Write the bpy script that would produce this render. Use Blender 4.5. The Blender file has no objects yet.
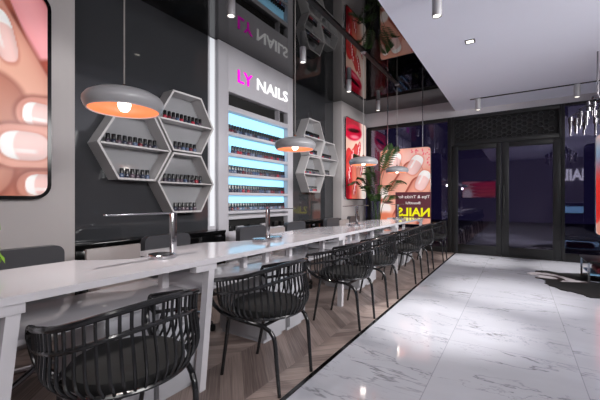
import bpy, bmesh, math, random
import numpy as np
from mathutils import Vector, Matrix
random.seed(7)
U = 1.1                      # one modelling unit is 1.1 m (the eye height)
PI = math.pi
C = bpy.context.scene.collection

# ---------------------------------------------------------------- materials
def lin(c):
    return tuple((x/255/12.92 if x/255 <= .04045 else ((x/255+.055)/1.055)**2.4) for x in c)
def mat(name, rgb, rough=.5, metal=0., ior=1.5, coat=0., emit=None, strength=0., noise=0., nscale=8., bump=0., bscale=60.):
    m = bpy.data.materials.new(name); m.use_nodes = True
    nt = m.node_tree; b = nt.nodes['Principled BSDF']
    col = lin(rgb)+(1,)
    b.inputs['Base Color'].default_value = col
    b.inputs['Roughness'].default_value = rough
    b.inputs['Metallic'].default_value = metal
    b.inputs['IOR'].default_value = ior
    b.inputs['Coat Weight'].default_value = coat
    if emit:
        b.inputs['Emission Color'].default_value = lin(emit)+(1,)
        b.inputs['Emission Strength'].default_value = strength
    tc = nt.nodes.new('ShaderNodeTexCoord')
    if noise:
        n = nt.nodes.new('ShaderNodeTexNoise'); n.inputs['Scale'].default_value = nscale; n.inputs['Detail'].default_value = 4
        nt.links.new(tc.outputs['Object'], n.inputs['Vector'])
        r = nt.nodes.new('ShaderNodeMapRange'); r.inputs['To Min'].default_value = 1-noise; r.inputs['To Max'].default_value = 1+noise
        nt.links.new(n.outputs['Fac'], r.inputs['Value'])
        v = nt.nodes.new('ShaderNodeVectorMath'); v.operation = 'SCALE'; v.inputs[0].default_value = col[:3]
        nt.links.new(r.outputs[0], v.inputs['Scale']); nt.links.new(v.outputs[0], b.inputs['Base Color'])
    if bump:
        n = nt.nodes.new('ShaderNodeTexNoise'); n.inputs['Scale'].default_value = bscale
        nt.links.new(tc.outputs['Object'], n.inputs['Vector'])
        bp = nt.nodes.new('ShaderNodeBump'); bp.inputs['Strength'].default_value = bump; bp.inputs['Distance'].default_value = .002
        nt.links.new(n.outputs['Fac'], bp.inputs['Height']); nt.links.new(bp.outputs[0], b.inputs['Normal'])
    return m

M = {}
M['wall'] = mat('warm_grey_paint', (176,170,170), .55, noise=.03, nscale=3)
M['end_wall'] = mat('pale_grey_paint', (186,182,186), .6, noise=.03, nscale=3)
M['soffit'] = mat('white_ceiling_paint', (232,233,246), .6, noise=.02, nscale=2)
M['black_ceiling'] = mat('black_gloss_ceiling', (9,9,10), .015, ior=1.72)
M['dark_glass'] = mat('dark_grey_lacquered_glass', (52,53,56), .04, ior=1.65)
M['black_gloss'] = mat('black_gloss_laminate', (8,8,9), .12, ior=1.5)
M['matte_black'] = mat('matte_black', (8,8,8), .6)
M['frame'] = mat('black_door_metal', (24,24,25), .4, noise=.1)
M['lattice'] = mat('dark_grey_lattice_metal', (38,38,40), .4)
M['laminate'] = mat('satin_white_laminate', (196,193,198), .12, coat=.3, noise=.02, nscale=3)
M['carcass'] = mat('grey_white_laminate', (170,170,176), .35, noise=.03)
M['unit'] = mat('light_grey_lacquer', (176,174,180), .35, noise=.03)
M['hex'] = mat('grey_lacquer', (182,179,180), .25, coat=.3, noise=.03)
M['hex_back'] = mat('gloss_grey_back', (142,142,145), .08, ior=1.6)
M['wire'] = mat('black_powder_coat', (30,30,32), .2, noise=.05)
M['seat'] = mat('black_upholstery', (16,16,17), .8, bump=.4, bscale=400)
M['chrome'] = mat('brushed_chrome', (200,200,204), .16, metal=1)
M['smoked_metal'] = mat('smoked_chrome', (120,118,122), .2, metal=1)
M['shade'] = mat('grey_lamp_enamel', (150,149,152), .3, noise=.03)
M['copper'] = mat('copper_lining', (240,150,104), .42, noise=.03)
M['copper_metal'] = mat('copper_metal', (220,150,120), .25, metal=1)
M['bulb'] = mat('frosted_bulb', (255,250,240), .3, emit=(255,244,225), strength=3.)
M['cable'] = mat('pale_cable', (130,126,124), .5)
M['leather'] = mat('dark_grey_leather', (62,62,66), .3, bump=.3, bscale=150)
M['beige'] = mat('pale_beige_shell', (140,132,131), .35, noise=.02)
M['light_blue'] = mat('lit_blue_panel', (150,215,245), .4, emit=(150,208,244), strength=.9)
M['led'] = mat('led_diffuser', (150,150,150), .4, emit=(235,238,245), strength=.7)
M['spot_glow'] = mat('spot_lens', (255,255,250), .3, emit=(255,246,232), strength=2.5)
M['white_tube'] = mat('pale_grey_spot_enamel', (160,158,162), .35)
M['magenta'] = mat('magenta_letter', (236,0,200), .4, emit=(236,0,200), strength=.75)
M['white_letter'] = mat('white_letter', (245,245,245), .4, emit=(245,245,245), strength=.5)
M['sign_white'] = mat('lit_white_letter', (245,245,245), .4, emit=(245,245,245), strength=1.6)
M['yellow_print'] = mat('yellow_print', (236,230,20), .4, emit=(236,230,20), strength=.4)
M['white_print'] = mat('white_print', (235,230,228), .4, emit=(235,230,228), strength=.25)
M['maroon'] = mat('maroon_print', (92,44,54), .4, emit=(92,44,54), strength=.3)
M['leaf'] = mat('leaf_green', (48,78,30), .45, noise=.3, nscale=6)
M['leaf2'] = mat('bright_leaf_green', (110,150,40), .45, noise=.3, nscale=6)
M['pot'] = mat('grey_ceramic', (90,90,92), .4)
M['soil'] = mat('dark_soil', (40,30,24), .9, noise=.3)
M['cap'] = mat('black_bottle_cap', (14,14,16), .25)
M['tin'] = mat('black_plastic', (20,20,21), .4)
M['pink_red'] = mat('dark_red_leather', (120,40,48), .45)
M['pale_blue'] = mat('pale_blue_acrylic', (140,190,225), .2)
M['pavement'] = mat('dark_pavement', (40,38,48), .8, noise=.2)
M['door_glass'] = None
pol = [(70,84,112),(96,30,42),(58,50,62),(150,40,56),(110,120,140),(40,44,60),(160,120,130),(84,70,80)]
for i, c in enumerate(pol): M['pol%d' % i] = mat('nail_polish_glass', c, .1, coat=.5)

def glass_mat():
    m = bpy.data.materials.new('navy_window_glass'); m.use_nodes = True
    nt = m.node_tree; nt.nodes.clear()
    o = nt.nodes.new('ShaderNodeOutputMaterial'); mx = nt.nodes.new('ShaderNodeMixShader')
    g = nt.nodes.new('ShaderNodeBsdfGlossy'); g.inputs['Roughness'].default_value = .02; g.inputs['Color'].default_value = (.74,.72,.84,1)
    t = nt.nodes.new('ShaderNodeBsdfTransparent'); t.inputs['Color'].default_value = (.6,.58,.75,1)
    fr = nt.nodes.new('ShaderNodeFresnel'); fr.inputs['IOR'].default_value = 2.3
    nt.links.new(fr.outputs[0], mx.inputs[0]); nt.links.new(t.outputs[0], mx.inputs[1]); nt.links.new(g.outputs[0], mx.inputs[2])
    nt.links.new(mx.outputs[0], o.inputs[0]); return m
M['door_glass'] = glass_mat()

def math_node(nt, op, a, b=None, c=None):
    n = nt.nodes.new('ShaderNodeMath'); n.operation = op
    for i, v in enumerate((a, b, c)):
        if v is None: continue
        if isinstance(v, (int, float)): n.inputs[i].default_value = v
        else: nt.links.new(v, n.inputs[i])
    return n.outputs[0]

def floor_mat():
    m = bpy.data.materials.new('chevron_wood_planks'); m.use_nodes = True
    nt = m.node_tree; b = nt.nodes['Principled BSDF']; L = nt.links
    tc = nt.nodes.new('ShaderNodeTexCoord'); sp = nt.nodes.new('ShaderNodeSeparateXYZ'); L.new(tc.outputs['Object'], sp.inputs[0])
    W = .42; w = .10
    col = math_node(nt, 'FLOOR', math_node(nt, 'DIVIDE', sp.outputs[0], W))
    tri = math_node(nt, 'PINGPONG', sp.outputs[0], W)
    q = math_node(nt, 'DIVIDE', math_node(nt, 'ADD', sp.outputs[1], tri), w)
    idx = math_node(nt, 'FLOOR', q); fr = math_node(nt, 'FRACT', q)
    cb = nt.nodes.new('ShaderNodeCombineXYZ'); L.new(idx, cb.inputs[0]); L.new(col, cb.inputs[1])
    wn = nt.nodes.new('ShaderNodeTexWhiteNoise'); wn.noise_dimensions = '2D'; L.new(cb.outputs[0], wn.inputs['Vector'])
    # grain runs along each plank
    diff = math_node(nt, 'SUBTRACT', sp.outputs[1], tri)
    gc = nt.nodes.new('ShaderNodeCombineXYZ')
    L.new(math_node(nt, 'MULTIPLY', q, 9.), gc.inputs[0]); L.new(math_node(nt, 'MULTIPLY', diff, 2.0), gc.inputs[1]); L.new(idx, gc.inputs[2])
    gn = nt.nodes.new('ShaderNodeTexNoise'); gn.inputs['Scale'].default_value = 1.0; gn.inputs['Detail'].default_value = 5; L.new(gc.outputs[0], gn.inputs['Vector'])
    v = math_node(nt, 'ADD', math_node(nt, 'MULTIPLY', wn.outputs['Value'], .3), math_node(nt, 'MULTIPLY', gn.outputs['Fac'], .7))
    cr = nt.nodes.new('ShaderNodeValToRGB'); L.new(v, cr.inputs[0])
    cr.color_ramp.elements[0].position = .25; cr.color_ramp.elements[0].color = lin((92,78,74))+(1,)
    cr.color_ramp.elements[1].position = .75; cr.color_ramp.elements[1].color = lin((168,150,143))+(1,)
    edge = math_node(nt, 'MINIMUM', fr, math_node(nt, 'SUBTRACT', 1., fr))
    gr = nt.nodes.new('ShaderNodeMapRange'); L.new(edge, gr.inputs['Value']); gr.inputs['From Max'].default_value = .035; gr.inputs['To Min'].default_value = .45
    vm = nt.nodes.new('ShaderNodeVectorMath'); vm.operation = 'SCALE'; L.new(cr.outputs[0], vm.inputs[0]); L.new(gr.outputs[0], vm.inputs['Scale'])
    L.new(vm.outputs[0], b.inputs['Base Color']); b.inputs['Roughness'].default_value = .42
    return m

def marble_mat():
    m = bpy.data.materials.new('polished_veined_marble_tiles'); m.use_nodes = True
    nt = m.node_tree; b = nt.nodes['Principled BSDF']; L = nt.links
    tc = nt.nodes.new('ShaderNodeTexCoord'); sp = nt.nodes.new('ShaderNodeSeparateXYZ'); L.new(tc.outputs['Object'], sp.inputs[0])
    tx = math_node(nt, 'DIVIDE', math_node(nt, 'ADD', sp.outputs[0], .41*U), .715*U)
    ty = math_node(nt, 'DIVIDE', math_node(nt, 'ADD', sp.outputs[1], .3), 1.43*U)
    ix = math_node(nt, 'FLOOR', tx); iy = math_node(nt, 'FLOOR', ty)
    ex = math_node(nt, 'FRACT', tx); ey = math_node(nt, 'FRACT', ty)
    dx = math_node(nt, 'MULTIPLY', math_node(nt, 'MINIMUM', ex, math_node(nt, 'SUBTRACT', 1., ex)), .715)
    dy = math_node(nt, 'MULTIPLY', math_node(nt, 'MINIMUM', ey, math_node(nt, 'SUBTRACT', 1., ey)), 1.43)
    seam = math_node(nt, 'LESS_THAN', math_node(nt, 'MINIMUM', dx, dy), .0022)
    cb = nt.nodes.new('ShaderNodeCombineXYZ'); L.new(ix, cb.inputs[0]); L.new(iy, cb.inputs[1])
    off = nt.nodes.new('ShaderNodeTexWhiteNoise'); off.noise_dimensions = '2D'; L.new(cb.outputs[0], off.inputs['Vector'])
    sc = nt.nodes.new('ShaderNodeVectorMath'); sc.operation = 'SCALE'; sc.inputs['Scale'].default_value = 6.; L.new(off.outputs['Color'], sc.inputs[0])
    ad = nt.nodes.new('ShaderNodeVectorMath'); L.new(tc.outputs['Object'], ad.inputs[0]); L.new(sc.outputs[0], ad.inputs[1])
    mp = nt.nodes.new('ShaderNodeMapping'); mp.inputs['Rotation'].default_value = (0,0,math.radians(35)); mp.inputs['Scale'].default_value = (.55,1.7,1); L.new(ad.outputs[0], mp.inputs[0])
    def vein(scale, width, dark):
        n = nt.nodes.new('ShaderNodeTexNoise'); n.inputs['Scale'].default_value = scale; n.inputs['Detail'].default_value = 6; n.inputs['Roughness'].default_value = .6
        n.inputs['Distortion'].default_value = .35
        L.new(mp.outputs[0], n.inputs['Vector'])
        d = math_node(nt, 'ABSOLUTE', math_node(nt, 'SUBTRACT', n.outputs['Fac'], .5))
        r = nt.nodes.new('ShaderNodeMapRange'); r.interpolation_type = 'SMOOTHSTEP'
        L.new(d, r.inputs['Value']); r.inputs['From Max'].default_value = width; r.inputs['To Min'].default_value = dark; r.inputs['To Max'].default_value = 1
        return r.outputs[0]
    gate = nt.nodes.new('ShaderNodeTexNoise'); gate.inputs['Scale'].default_value = 1.6; L.new(mp.outputs[0], gate.inputs['Vector'])
    gr = nt.nodes.new('ShaderNodeMapRange'); L.new(gate.outputs['Fac'], gr.inputs['Value']); gr.inputs['From Min'].default_value = .42; gr.inputs['From Max'].default_value = .62
    v1 = vein(.9, .009, .42); v2 = vein(1.9, .006, .68); v3 = vein(.7, .14, .93)
    v = math_node(nt, 'MULTIPLY', math_node(nt, 'MULTIPLY', v1, v2), v3)
    v = math_node(nt, 'ADD', math_node(nt, 'MULTIPLY', v, gr.outputs[0]), math_node(nt, 'MULTIPLY', v3, math_node(nt, 'SUBTRACT', 1., gr.outputs[0])))
    v = math_node(nt, 'MULTIPLY', v, math_node(nt, 'SUBTRACT', 1., math_node(nt, 'MULTIPLY', seam, .3)))
    vm = nt.nodes.new('ShaderNodeVectorMath'); vm.operation = 'SCALE'; vm.inputs[0].default_value = lin((184,184,192)); L.new(v, vm.inputs['Scale'])
    L.new(vm.outputs[0], b.inputs['Base Color']); b.inputs['Roughness'].default_value = .07; b.inputs['IOR'].default_value = 1.6
    return m

def hide_mat():
    m = bpy.data.materials.new('black_and_white_cowhide'); m.use_nodes = True
    nt = m.node_tree; b = nt.nodes['Principled BSDF']; L = nt.links
    tc = nt.nodes.new('ShaderNodeTexCoord')
    n = nt.nodes.new('ShaderNodeTexNoise'); n.inputs['Scale'].default_value = 2.4; n.inputs['Detail'].default_value = 5; n.inputs['Distortion'].default_value = .6; L.new(tc.outputs['Object'], n.inputs['Vector'])
    cr = nt.nodes.new('ShaderNodeValToRGB'); L.new(n.outputs['Fac'], cr.inputs[0])
    e = cr.color_ramp.elements; e[0].position = .54; e[0].color = lin((7,6,7))+(1,); e[1].position = .60; e[1].color = lin((200,194,196))+(1,)
    x = e.new(.57); x.color = lin((60,36,34))+(1,)
    L.new(cr.outputs[0], b.inputs['Base Color']); b.inputs['Roughness'].default_value = .8
    return m

def print_mat(strength):
    m = bpy.data.materials.new('backlit_photo_print'); m.use_nodes = True
    nt = m.node_tree; b = nt.nodes['Principled BSDF']
    a = nt.nodes.new('ShaderNodeAttribute'); a.attribute_name = 'print'
    nt.links.new(a.outputs['Color'], b.inputs['Base Color']); nt.links.new(a.outputs['Color'], b.inputs['Emission Color'])
    b.inputs['Emission Strength'].default_value = strength; b.inputs['Roughness'].default_value = .25
    return m
M['floor'] = floor_mat(); M['marble'] = marble_mat(); M['hide'] = hide_mat()

# ---------------------------------------------------------------- mesh helpers (all in modelling units)
def tag(o, label=None, cat=None, group=None, kind=None):
    if label: o['label'] = label
    if cat: o['category'] = cat
    if group: o['group'] = group
    if kind: o['kind'] = kind
    return o
def obj(name, bm, m, parent=None, world=False, ang=40):
    """link bm as one mesh; world=True when its coordinates are world ones"""
    if world and parent is not None:
        bmesh.ops.translate(bm, verts=bm.verts, vec=-parent.matrix_basis.translation/U)
    bmesh.ops.scale(bm, vec=(U,U,U), verts=bm.verts)
    bmesh.ops.recalc_face_normals(bm, faces=bm.faces)
    me = bpy.data.meshes.new(name); bm.to_mesh(me); bm.free()
    for p in me.polygons: p.use_smooth = True
    me.set_sharp_from_angle(angle=math.radians(ang))
    for k in (m if isinstance(m, (list, tuple)) else [m]): me.materials.append(k)
    o = bpy.data.objects.new(name, me); C.objects.link(o)
    if parent is not None: o.parent = parent
    return o
def solo(name, bm, m, label, cat, group=None, ang=40):
    """one-mesh thing with its origin at its base centre"""
    xs = [v.co for v in bm.verts]
    c = Vector(((min(v.x for v in xs)+max(v.x for v in xs))/2, (min(v.y for v in xs)+max(v.y for v in xs))/2, min(v.z for v in xs)))
    bmesh.ops.translate(bm, verts=bm.verts, vec=-c)
    o = obj(name, bm, m, ang=ang); o.location = c*U
    return tag(o, label, cat, group)
def thing(name, loc, label, cat, group=None, rz=0):
    o = bpy.data.objects.new(name, None); C.objects.link(o)
    o.location = Vector(loc)*U; o.rotation_euler = (0,0,rz)
    return tag(o, label, cat, group)
def struct(name, bm, m, parent=None):
    o = obj(name, bm, m, parent)
    if parent is None: o['kind'] = 'structure'
    return o
def copy_tree(o, parent=None):
    c = o.copy(); C.objects.link(c)
    if parent is not None: c.parent = parent
    for ch in list(o.children): copy_tree(ch, c)
    return c
def box(bm, x0, x1, y0, y1, z0, z1, bev=0., mi=0):
    r = bmesh.ops.create_cube(bm, size=1)
    vs = r['verts']
    for v in vs:
        v.co = Vector(((x0+x1)/2+v.co.x*(x1-x0), (y0+y1)/2+v.co.y*(y1-y0), (z0+z1)/2+v.co.z*(z1-z0)))
    fs = set(f for v in vs for f in v.link_faces)
    for f in fs: f.material_index = mi
    if bev:
        es = list(set(e for v in vs for e in v.link_edges))
        bmesh.ops.bevel(bm, geom=es, offset=bev, segments=2, affect='EDGES', profile=.5)
    return bm
def B(*a, **k):
    return box(bmesh.new(), *a, **k)
def spline(pts, n=6):
    pts = [Vector(p) for p in pts]; out = []
    P = [pts[0]*2-pts[1]] + pts + [pts[-1]*2-pts[-2]]
    for i in range(1, len(P)-2):
        for k in range(n):
            t = k/n; a, b, c, d = P[i-1], P[i], P[i+1], P[i+2]
            out.append(.5*((2*b)+(-a+c)*t+(2*a-5*b+4*c-d)*t*t+(-a+3*b-3*c+d)*t**3))
    out.append(pts[-1]); return out
def tube(bm, pts, r, seg=8, r1=None, flat=1.):
    pts = [Vector(p) for p in pts]; n = len(pts); rings = []; nrm = None
    for i, p in enumerate(pts):
        t = (pts[min(i+1,n-1)]-pts[max(i-1,0)]).normalized()
        if nrm is None:
            nrm = t.orthogonal().normalized() if abs(t.z) > .9 or abs(t.z) < .01 else Vector((0,0,1)).cross(t).normalized()
        nrm = (nrm-t*nrm.dot(t)).normalized(); bn = t.cross(nrm)
        rr = r if r1 is None else r+(r1-r)*i/(n-1)
        rings.append([bm.verts.new(p+nrm*rr*math.cos(2*PI*k/seg)*flat+bn*rr*math.sin(2*PI*k/seg)) for k in range(seg)])
    for a, b in zip(rings, rings[1:]):
        for k in range(seg): bm.faces.new((a[k], a[(k+1)%seg], b[(k+1)%seg], b[k]))
    bm.faces.new(rings[0][::-1]); bm.faces.new(rings[-1])
    return bm
def T(pts, r, seg=8, **k): return tube(bmesh.new(), pts, r, seg, **k)
def lathe(bm, prof, seg=32, cx=0, cy=0, cz=0, mi=0):
    rings = []
    for r, z in prof:
        if r < 1e-5: rings.append([bm.verts.new((cx,cy,cz+z))])
        else: rings.append([bm.verts.new((cx+r*math.cos(2*PI*k/seg), cy+r*math.sin(2*PI*k/seg), cz+z)) for k in range(seg)])
    for a, b in zip(rings, rings[1:]):
        for k in range(seg):
            k2 = (k+1) % seg
            if len(a) == 1 and len(b) == 1: continue
            if len(a) == 1: f = bm.faces.new((a[0], b[k2], b[k]))
            elif len(b) == 1: f = bm.faces.new((a[k], a[k2], b[0]))
            else: f = bm.faces.new((a[k], a[k2], b[k2], b[k]))
            f.material_index = mi
    return bm
def LA(prof, seg=32, cx=0, cy=0, cz=0): return lathe(bmesh.new(), prof, seg, cx, cy, cz)
def prism(bm, poly, mapf, d0, d1, mi=0):
    a = [bm.verts.new(mapf(p[0], p[1], d0)) for p in poly]; b = [bm.verts.new(mapf(p[0], p[1], d1)) for p in poly]
    n = len(poly)
    for f in (bm.faces.new(a[::-1]), bm.faces.new(b)): f.material_index = mi
    for k in range(n):
        f = bm.faces.new((a[k], a[(k+1)%n], b[(k+1)%n], b[k])); f.material_index = mi
    return bm
def rrect(a0, a1, b0, b1, r, n=6):
    out = []
    for cx, cy, s in ((a1-r, b1-r, 0), (a0+r, b1-r, 1), (a0+r, b0+r, 2), (a1-r, b0+r, 3)):
        for k in range(n+1):
            t = PI/2*(s+k/n); out.append((cx+r*math.cos(t), cy+r*math.sin(t)))
    return out
mx = lambda a, b, d: (d, a, b)          # wall x = const: (y, z, x)
my = lambda a, b, d: (a, d, b)          # wall y = const: (x, z, y)
mz = lambda a, b, d: (a, b, d)
def ring_prism(bm, outer, inner, mapf, d0, d1):
    n = len(outer)
    A = [[bm.verts.new(mapf(p[0], p[1], d)) for p in L] for L in (outer, inner) for d in (d0, d1)]
    o0, o1, i0, i1 = A
    for k in range(n):
        j = (k+1) % n
        bm.faces.new((o0[k], o0[j], o1[j], o1[k])); bm.faces.new((i0[j], i0[k], i1[k], i1[j]))
        bm.faces.new((o1[k], o1[j], i1[j], i1[k])); bm.faces.new((o0[j], o0[k], i0[k], i0[j]))
    return bm
def text_bm(body, width, height, mapf, depth, bold=.02, spacing=1.0):
    """letters fitted to width x height, mapped to the world by mapf(a, b, d)"""
    cu = bpy.data.curves.new('t', 'FONT'); cu.body = body; cu.extrude = .5; cu.offset = bold; cu.space_character = spacing
    cu.resolution_u = 3
    o = bpy.data.objects.new('t', cu); C.objects.link(o)
    bpy.context.view_layer.update()
    me = bpy.data.meshes.new_from_object(o.evaluated_get(bpy.context.evaluated_depsgraph_get()))
    bm = bmesh.new(); bm.from_mesh(me)
    bpy.data.objects.remove(o); bpy.data.curves.remove(cu); bpy.data.meshes.remove(me)
    xs = [v.co.x for v in bm.verts]; ys = [v.co.y for v in bm.verts]
    x0, x1, y0, y1 = min(xs), max(xs), min(ys), max(ys)
    for v in bm.verts:
        v.co = Vector(mapf((v.co.x-x0)/(x1-x0)*width, (v.co.y-y0)/(y1-y0)*height, (v.co.z+.5)*depth))
    for f in bm.faces: f.material_index = 0
    return bm

# ---------------------------------------------------------------- printed pictures
def sm(a, b, x):
    t = np.clip((x-a)/(b-a), 0, 1); return t*t*(3-2*t)
class Canvas:
    def __init__(s, X, Y, bg): s.X, s.Y = X, Y; s.c = np.tile(np.array(bg, float), (len(X), 1))
    def over(s, rgb, a): s.c = s.c*(1-a[:,None])+np.array(rgb, float)*a[:,None] if np.ndim(rgb) == 1 else s.c*(1-a[:,None])+rgb*a[:,None]
    def capsule(s, x0, y0, x1, y1, r0, r1, rgb, edge=.72, soft=.06):
        dx, dy = x1-x0, y1-y0; t = np.clip(((s.X-x0)*dx+(s.Y-y0)*dy)/(dx*dx+dy*dy), 0, 1)
        d = np.hypot(s.X-x0-t*dx, s.Y-y0-t*dy)/(r0+(r1-r0)*t)
        side = ((s.X-x0)*(-dy)+(s.Y-y0)*dx)/math.hypot(dx, dy)/(r0+(r1-r0)*t)
        sh = edge+(1-edge)*np.sqrt(np.clip(1-(d*.9+.0)**2, 0, 1))-.06*np.clip(side,-1.5,1.5)
        sh = np.clip(sh, .05, 1.2)
        col = np.array(rgb, float)[None,:]*np.stack([sh**.6, sh, sh], 1)
        s.over(col, 1-sm(1-soft, 1+soft, d))
    def nail(s, x, y, ang, l, w, rgb=(236,196,192), tip=(248,244,242)):
        ca, sa = math.cos(ang), math.sin(ang)
        a = ((s.X-x)*ca+(s.Y-y)*sa)/l; b = (-(s.X-x)*sa+(s.Y-y)*ca)/w
        d = (np.abs(a)**2.8+np.abs(b)**2.8)**(1/2.8)
        s.over((196,120,104), (1-sm(.98, 1.22, d))*.7)
        m = 1-sm(.93, 1.03, d)
        t = sm(.42, .56, a+.25*b*b)
        col = np.array(rgb, float)[None,:]*(1-t[:,None])+np.array(tip, float)[None,:]*t[:,None]
        col = col*(1-.14*np.abs(b)[:,None]**2)
        s.over(col, m)
        s.over((252,244,242), m*.6*(1-sm(.10, .2, np.abs(b-.35)))*(1-sm(.3, .6, np.abs(a))))
    def blob(s, x, y, rx, ry, rgb, soft=.15, ang=0.):
        ca, sa = math.cos(ang), math.sin(ang)
        d = np.hypot(((s.X-x)*ca+(s.Y-y)*sa)/rx, (-(s.X-x)*sa+(s.Y-y)*ca)/ry); s.over(rgb, 1-sm(1-soft, 1+soft, d))
def picture(name, a0, a1, b0, b1, r, mapf, depth, paint, m, parent, na=110, nb=150):
    """flat printed sheet with rounded corners; paint gets coordinates 0..1 wide and 0..H/W high"""
    bs = np.linspace(b0, b1, nb); V = []
    for b in bs:
        e = 0.
        q = max(r-(b-b0), r-(b1-b), 0.)
        e = r-math.sqrt(max(r*r-q*q, 0))
        for a in np.linspace(a0+e, a1-e, na): V.append((a, b))
    V = np.array(V)
    verts = [Vector(mapf(a, b, depth))*U-parent.location for a, b in V]
    F = [(j*na+i, j*na+i+1, (j+1)*na+i+1, (j+1)*na+i) for j in range(nb-1) for i in range(na-1)]
    me = bpy.data.meshes.new(name); me.from_pydata(verts, [], F); me.materials.append(m)
    c = paint((V[:,0]-a0)/(a1-a0), (V[:,1]-b0)/(a1-a0)).c
    c = np.clip(c, 0, 255)/255; c = np.where(c <= .04045, c/12.92, ((c+.055)/1.055)**2.4)
    at = me.color_attributes.new('print', 'FLOAT_COLOR', 'POINT')
    at.data.foreach_set('color', np.concatenate([c, np.ones((len(c),1))], 1).astype(np.float32).ravel())
    o = bpy.data.objects.new(name, me); C.objects.link(o); o.parent = parent
    return o

# ================================================================= the setting
XW, XG, XC, YE = -3.0, -2.95, -2.77, 6.89       # wall, dark glass face, column face, end wall
ZB, ZS = 2.867, 2.68                            # black ceiling, white soffit
XR, YB = 3.2, -3.0
XS = -.983
struct('wall_left', B(XW-.12, XW, YB, YE+.12, 0, ZB+.02), M['wall'])
struct('wall_back', B(XW, XR, YB-.12, YB, 0, ZB+.02), M['wall'])
struct('wall_right', B(XR, XR+.12, YB-.12, YE+.12, 0, ZB+.02), M['wall'])
bm = bmesh.new(); box(bm, XW, XR, YE, YE+.12, 2.57, ZB+.02)
struct('wall_front', bm, M['end_wall'])
struct('floor', B(XW-.1, XR+.1, YB-.1, YE+.06, -.1, -.002), M['matte_black'])
struct('floor_wood', B(XW, XS-.012, YB, YE, -.002, 0), M['floor'])
struct('floor_marble', B(XS+.012, XR, YB, YE, -.002, 0), M['marble'])
struct('trim_1', B(XS-.012, XS+.012, YB, YE, -.002, .004), M['black_gloss'])
struct('ceiling', B(XW-.1, XS, YB-.1, YE+.12, ZB, ZB+.1), M['black_ceiling'])
struct('ceiling_soffit', B(XS, XR+.1, YB-.1, YE, ZS, ZB+.1), M['soffit'])
struct('pavement', B(-12, 12, YE+.13, 20, -.2, -.1), M['pavement'])
# left wall facing: near pillar, dark glass, shelf unit niche, dark glass, far pillar
struct('trim_2', B(XW, XC, YB, 1.174, 0, ZB, bev=.004), M['wall'])
struct('trim_3', B(XW, XG, 1.174, 2.61, .02, ZB), M['dark_glass'])
struct('trim_4', B(XW, XG, 4.256, 5.69, .02, ZB), M['dark_glass'])
struct('trim_5', B(XW, XC, 5.69, YE, 0, ZB, bev=.004), M['wall'])
struct('trim_6', B(XW, XG+.003, 2.61, 2.726, 0, ZB), M['unit'])
solo('led_strip', B(XG+.003, XG+.012, 2.635, 2.70, .7, ZB-.01), M['led'], 'vertical white LED light strip on the wall left of the lit nail polish shelves', 'light')

# end wall glazing
def zb(a0, a1, z0, z1, y0=YE, y1=YE+.06): return B(a0, a1, y0, y1, z0, z1, bev=.004)
def bars(specs, y0=YE-.01, y1=YE+.07):
    bm = bmesh.new()
    for s in specs: box(bm, s[0], s[1], y0, y1, s[2], s[3], bev=.003)
    return bm
w = struct('window_1', bars([(-2.74,-2.67,0,2.57), (-1.12,-1.05,0,2.57), (-2.67,-1.12,2.50,2.57), (-2.67,-1.12,0,.1)]), M['frame'])
struct('window_glass', B(-2.67, -1.12, YE+.02, YE+.03, .1, 2.50), M['door_glass'], w)
w = struct('window_2', bars([(.6,.646,0,2.57), (.646,XR,2.53,2.57), (.646,XR,0,.13)]), M['frame'])
struct('window_glass', B(.646, XR, YE+.02, YE+.03, .13, 2.53), M['door_glass'], w)
w = struct('window_3', bars([(-1.05,-1.0,2.02,2.57), (.57,.6,2.02,2.57), (-1.0,.57,2.50,2.57), (-1.0,.57,2.02,2.10)]), M['frame'])
struct('transom_panel', B(-1.0, .57, YE+.045, YE+.06, 2.10, 2.50), M['matte_black'], w)
bm = bmesh.new(); R0 = .05; dxh = R0*1.5; dzh = R0*math.sqrt(3)
rnd = random.Random(3)
for i in range(int(1.5/dxh)+1):
    for j in range(6):
        cx = -1.0+.05+i*dxh; cz = 2.10+.045+j*dzh+(dzh/2 if i % 2 else 0)
        if cz > 2.465 or cx > .53 or rnd.random() < .12: continue
        hx = lambda r: [(cx+r*math.cos(PI/3*k), cz+r*math.sin(PI/3*k)) for k in range(6)]
        ring_prism(bm, hx(R0*.98), hx(R0*.74), my, YE+.01, YE+.03)
struct('hexagon_lattice', bm, M['lattice'], w)
for n, (a0, a1, hx) in enumerate(((-1.045, -.24, -.27), (-.235, .595, -.2))):
    g0, g1 = ((-.9386, -.320), (-.125, .4906))[n]
    d = bpy.data.objects.new('door_%d' % (n+1), None); C.objects.link(d); d.location = Vector((a0, YE, 0))*U; d['kind'] = 'structure'
    obj('door_leaf', bars([(a0, g0, .02, 2.015), (g1, a1, .02, 2.015), (g0, g1, 1.932, 2.015), (g0, g1, .02, .172)]), M['frame'], d, True)
    obj('door_glass', B(g0, g1, YE+.02, YE+.03, .172, 1.932), M['door_glass'], d, True)
    obj('door_handle', T([(hx, YE-.012, 1.25), (hx, YE-.045, 1.25), (hx, YE-.045, .75), (hx, YE-.012, .75)], .009), M['frame'], d, True)
    box_bm = B(a0, a1, YE, YE+.06, 0, .018); obj('door_threshold', box_bm, M['frame'], d, True)

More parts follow.
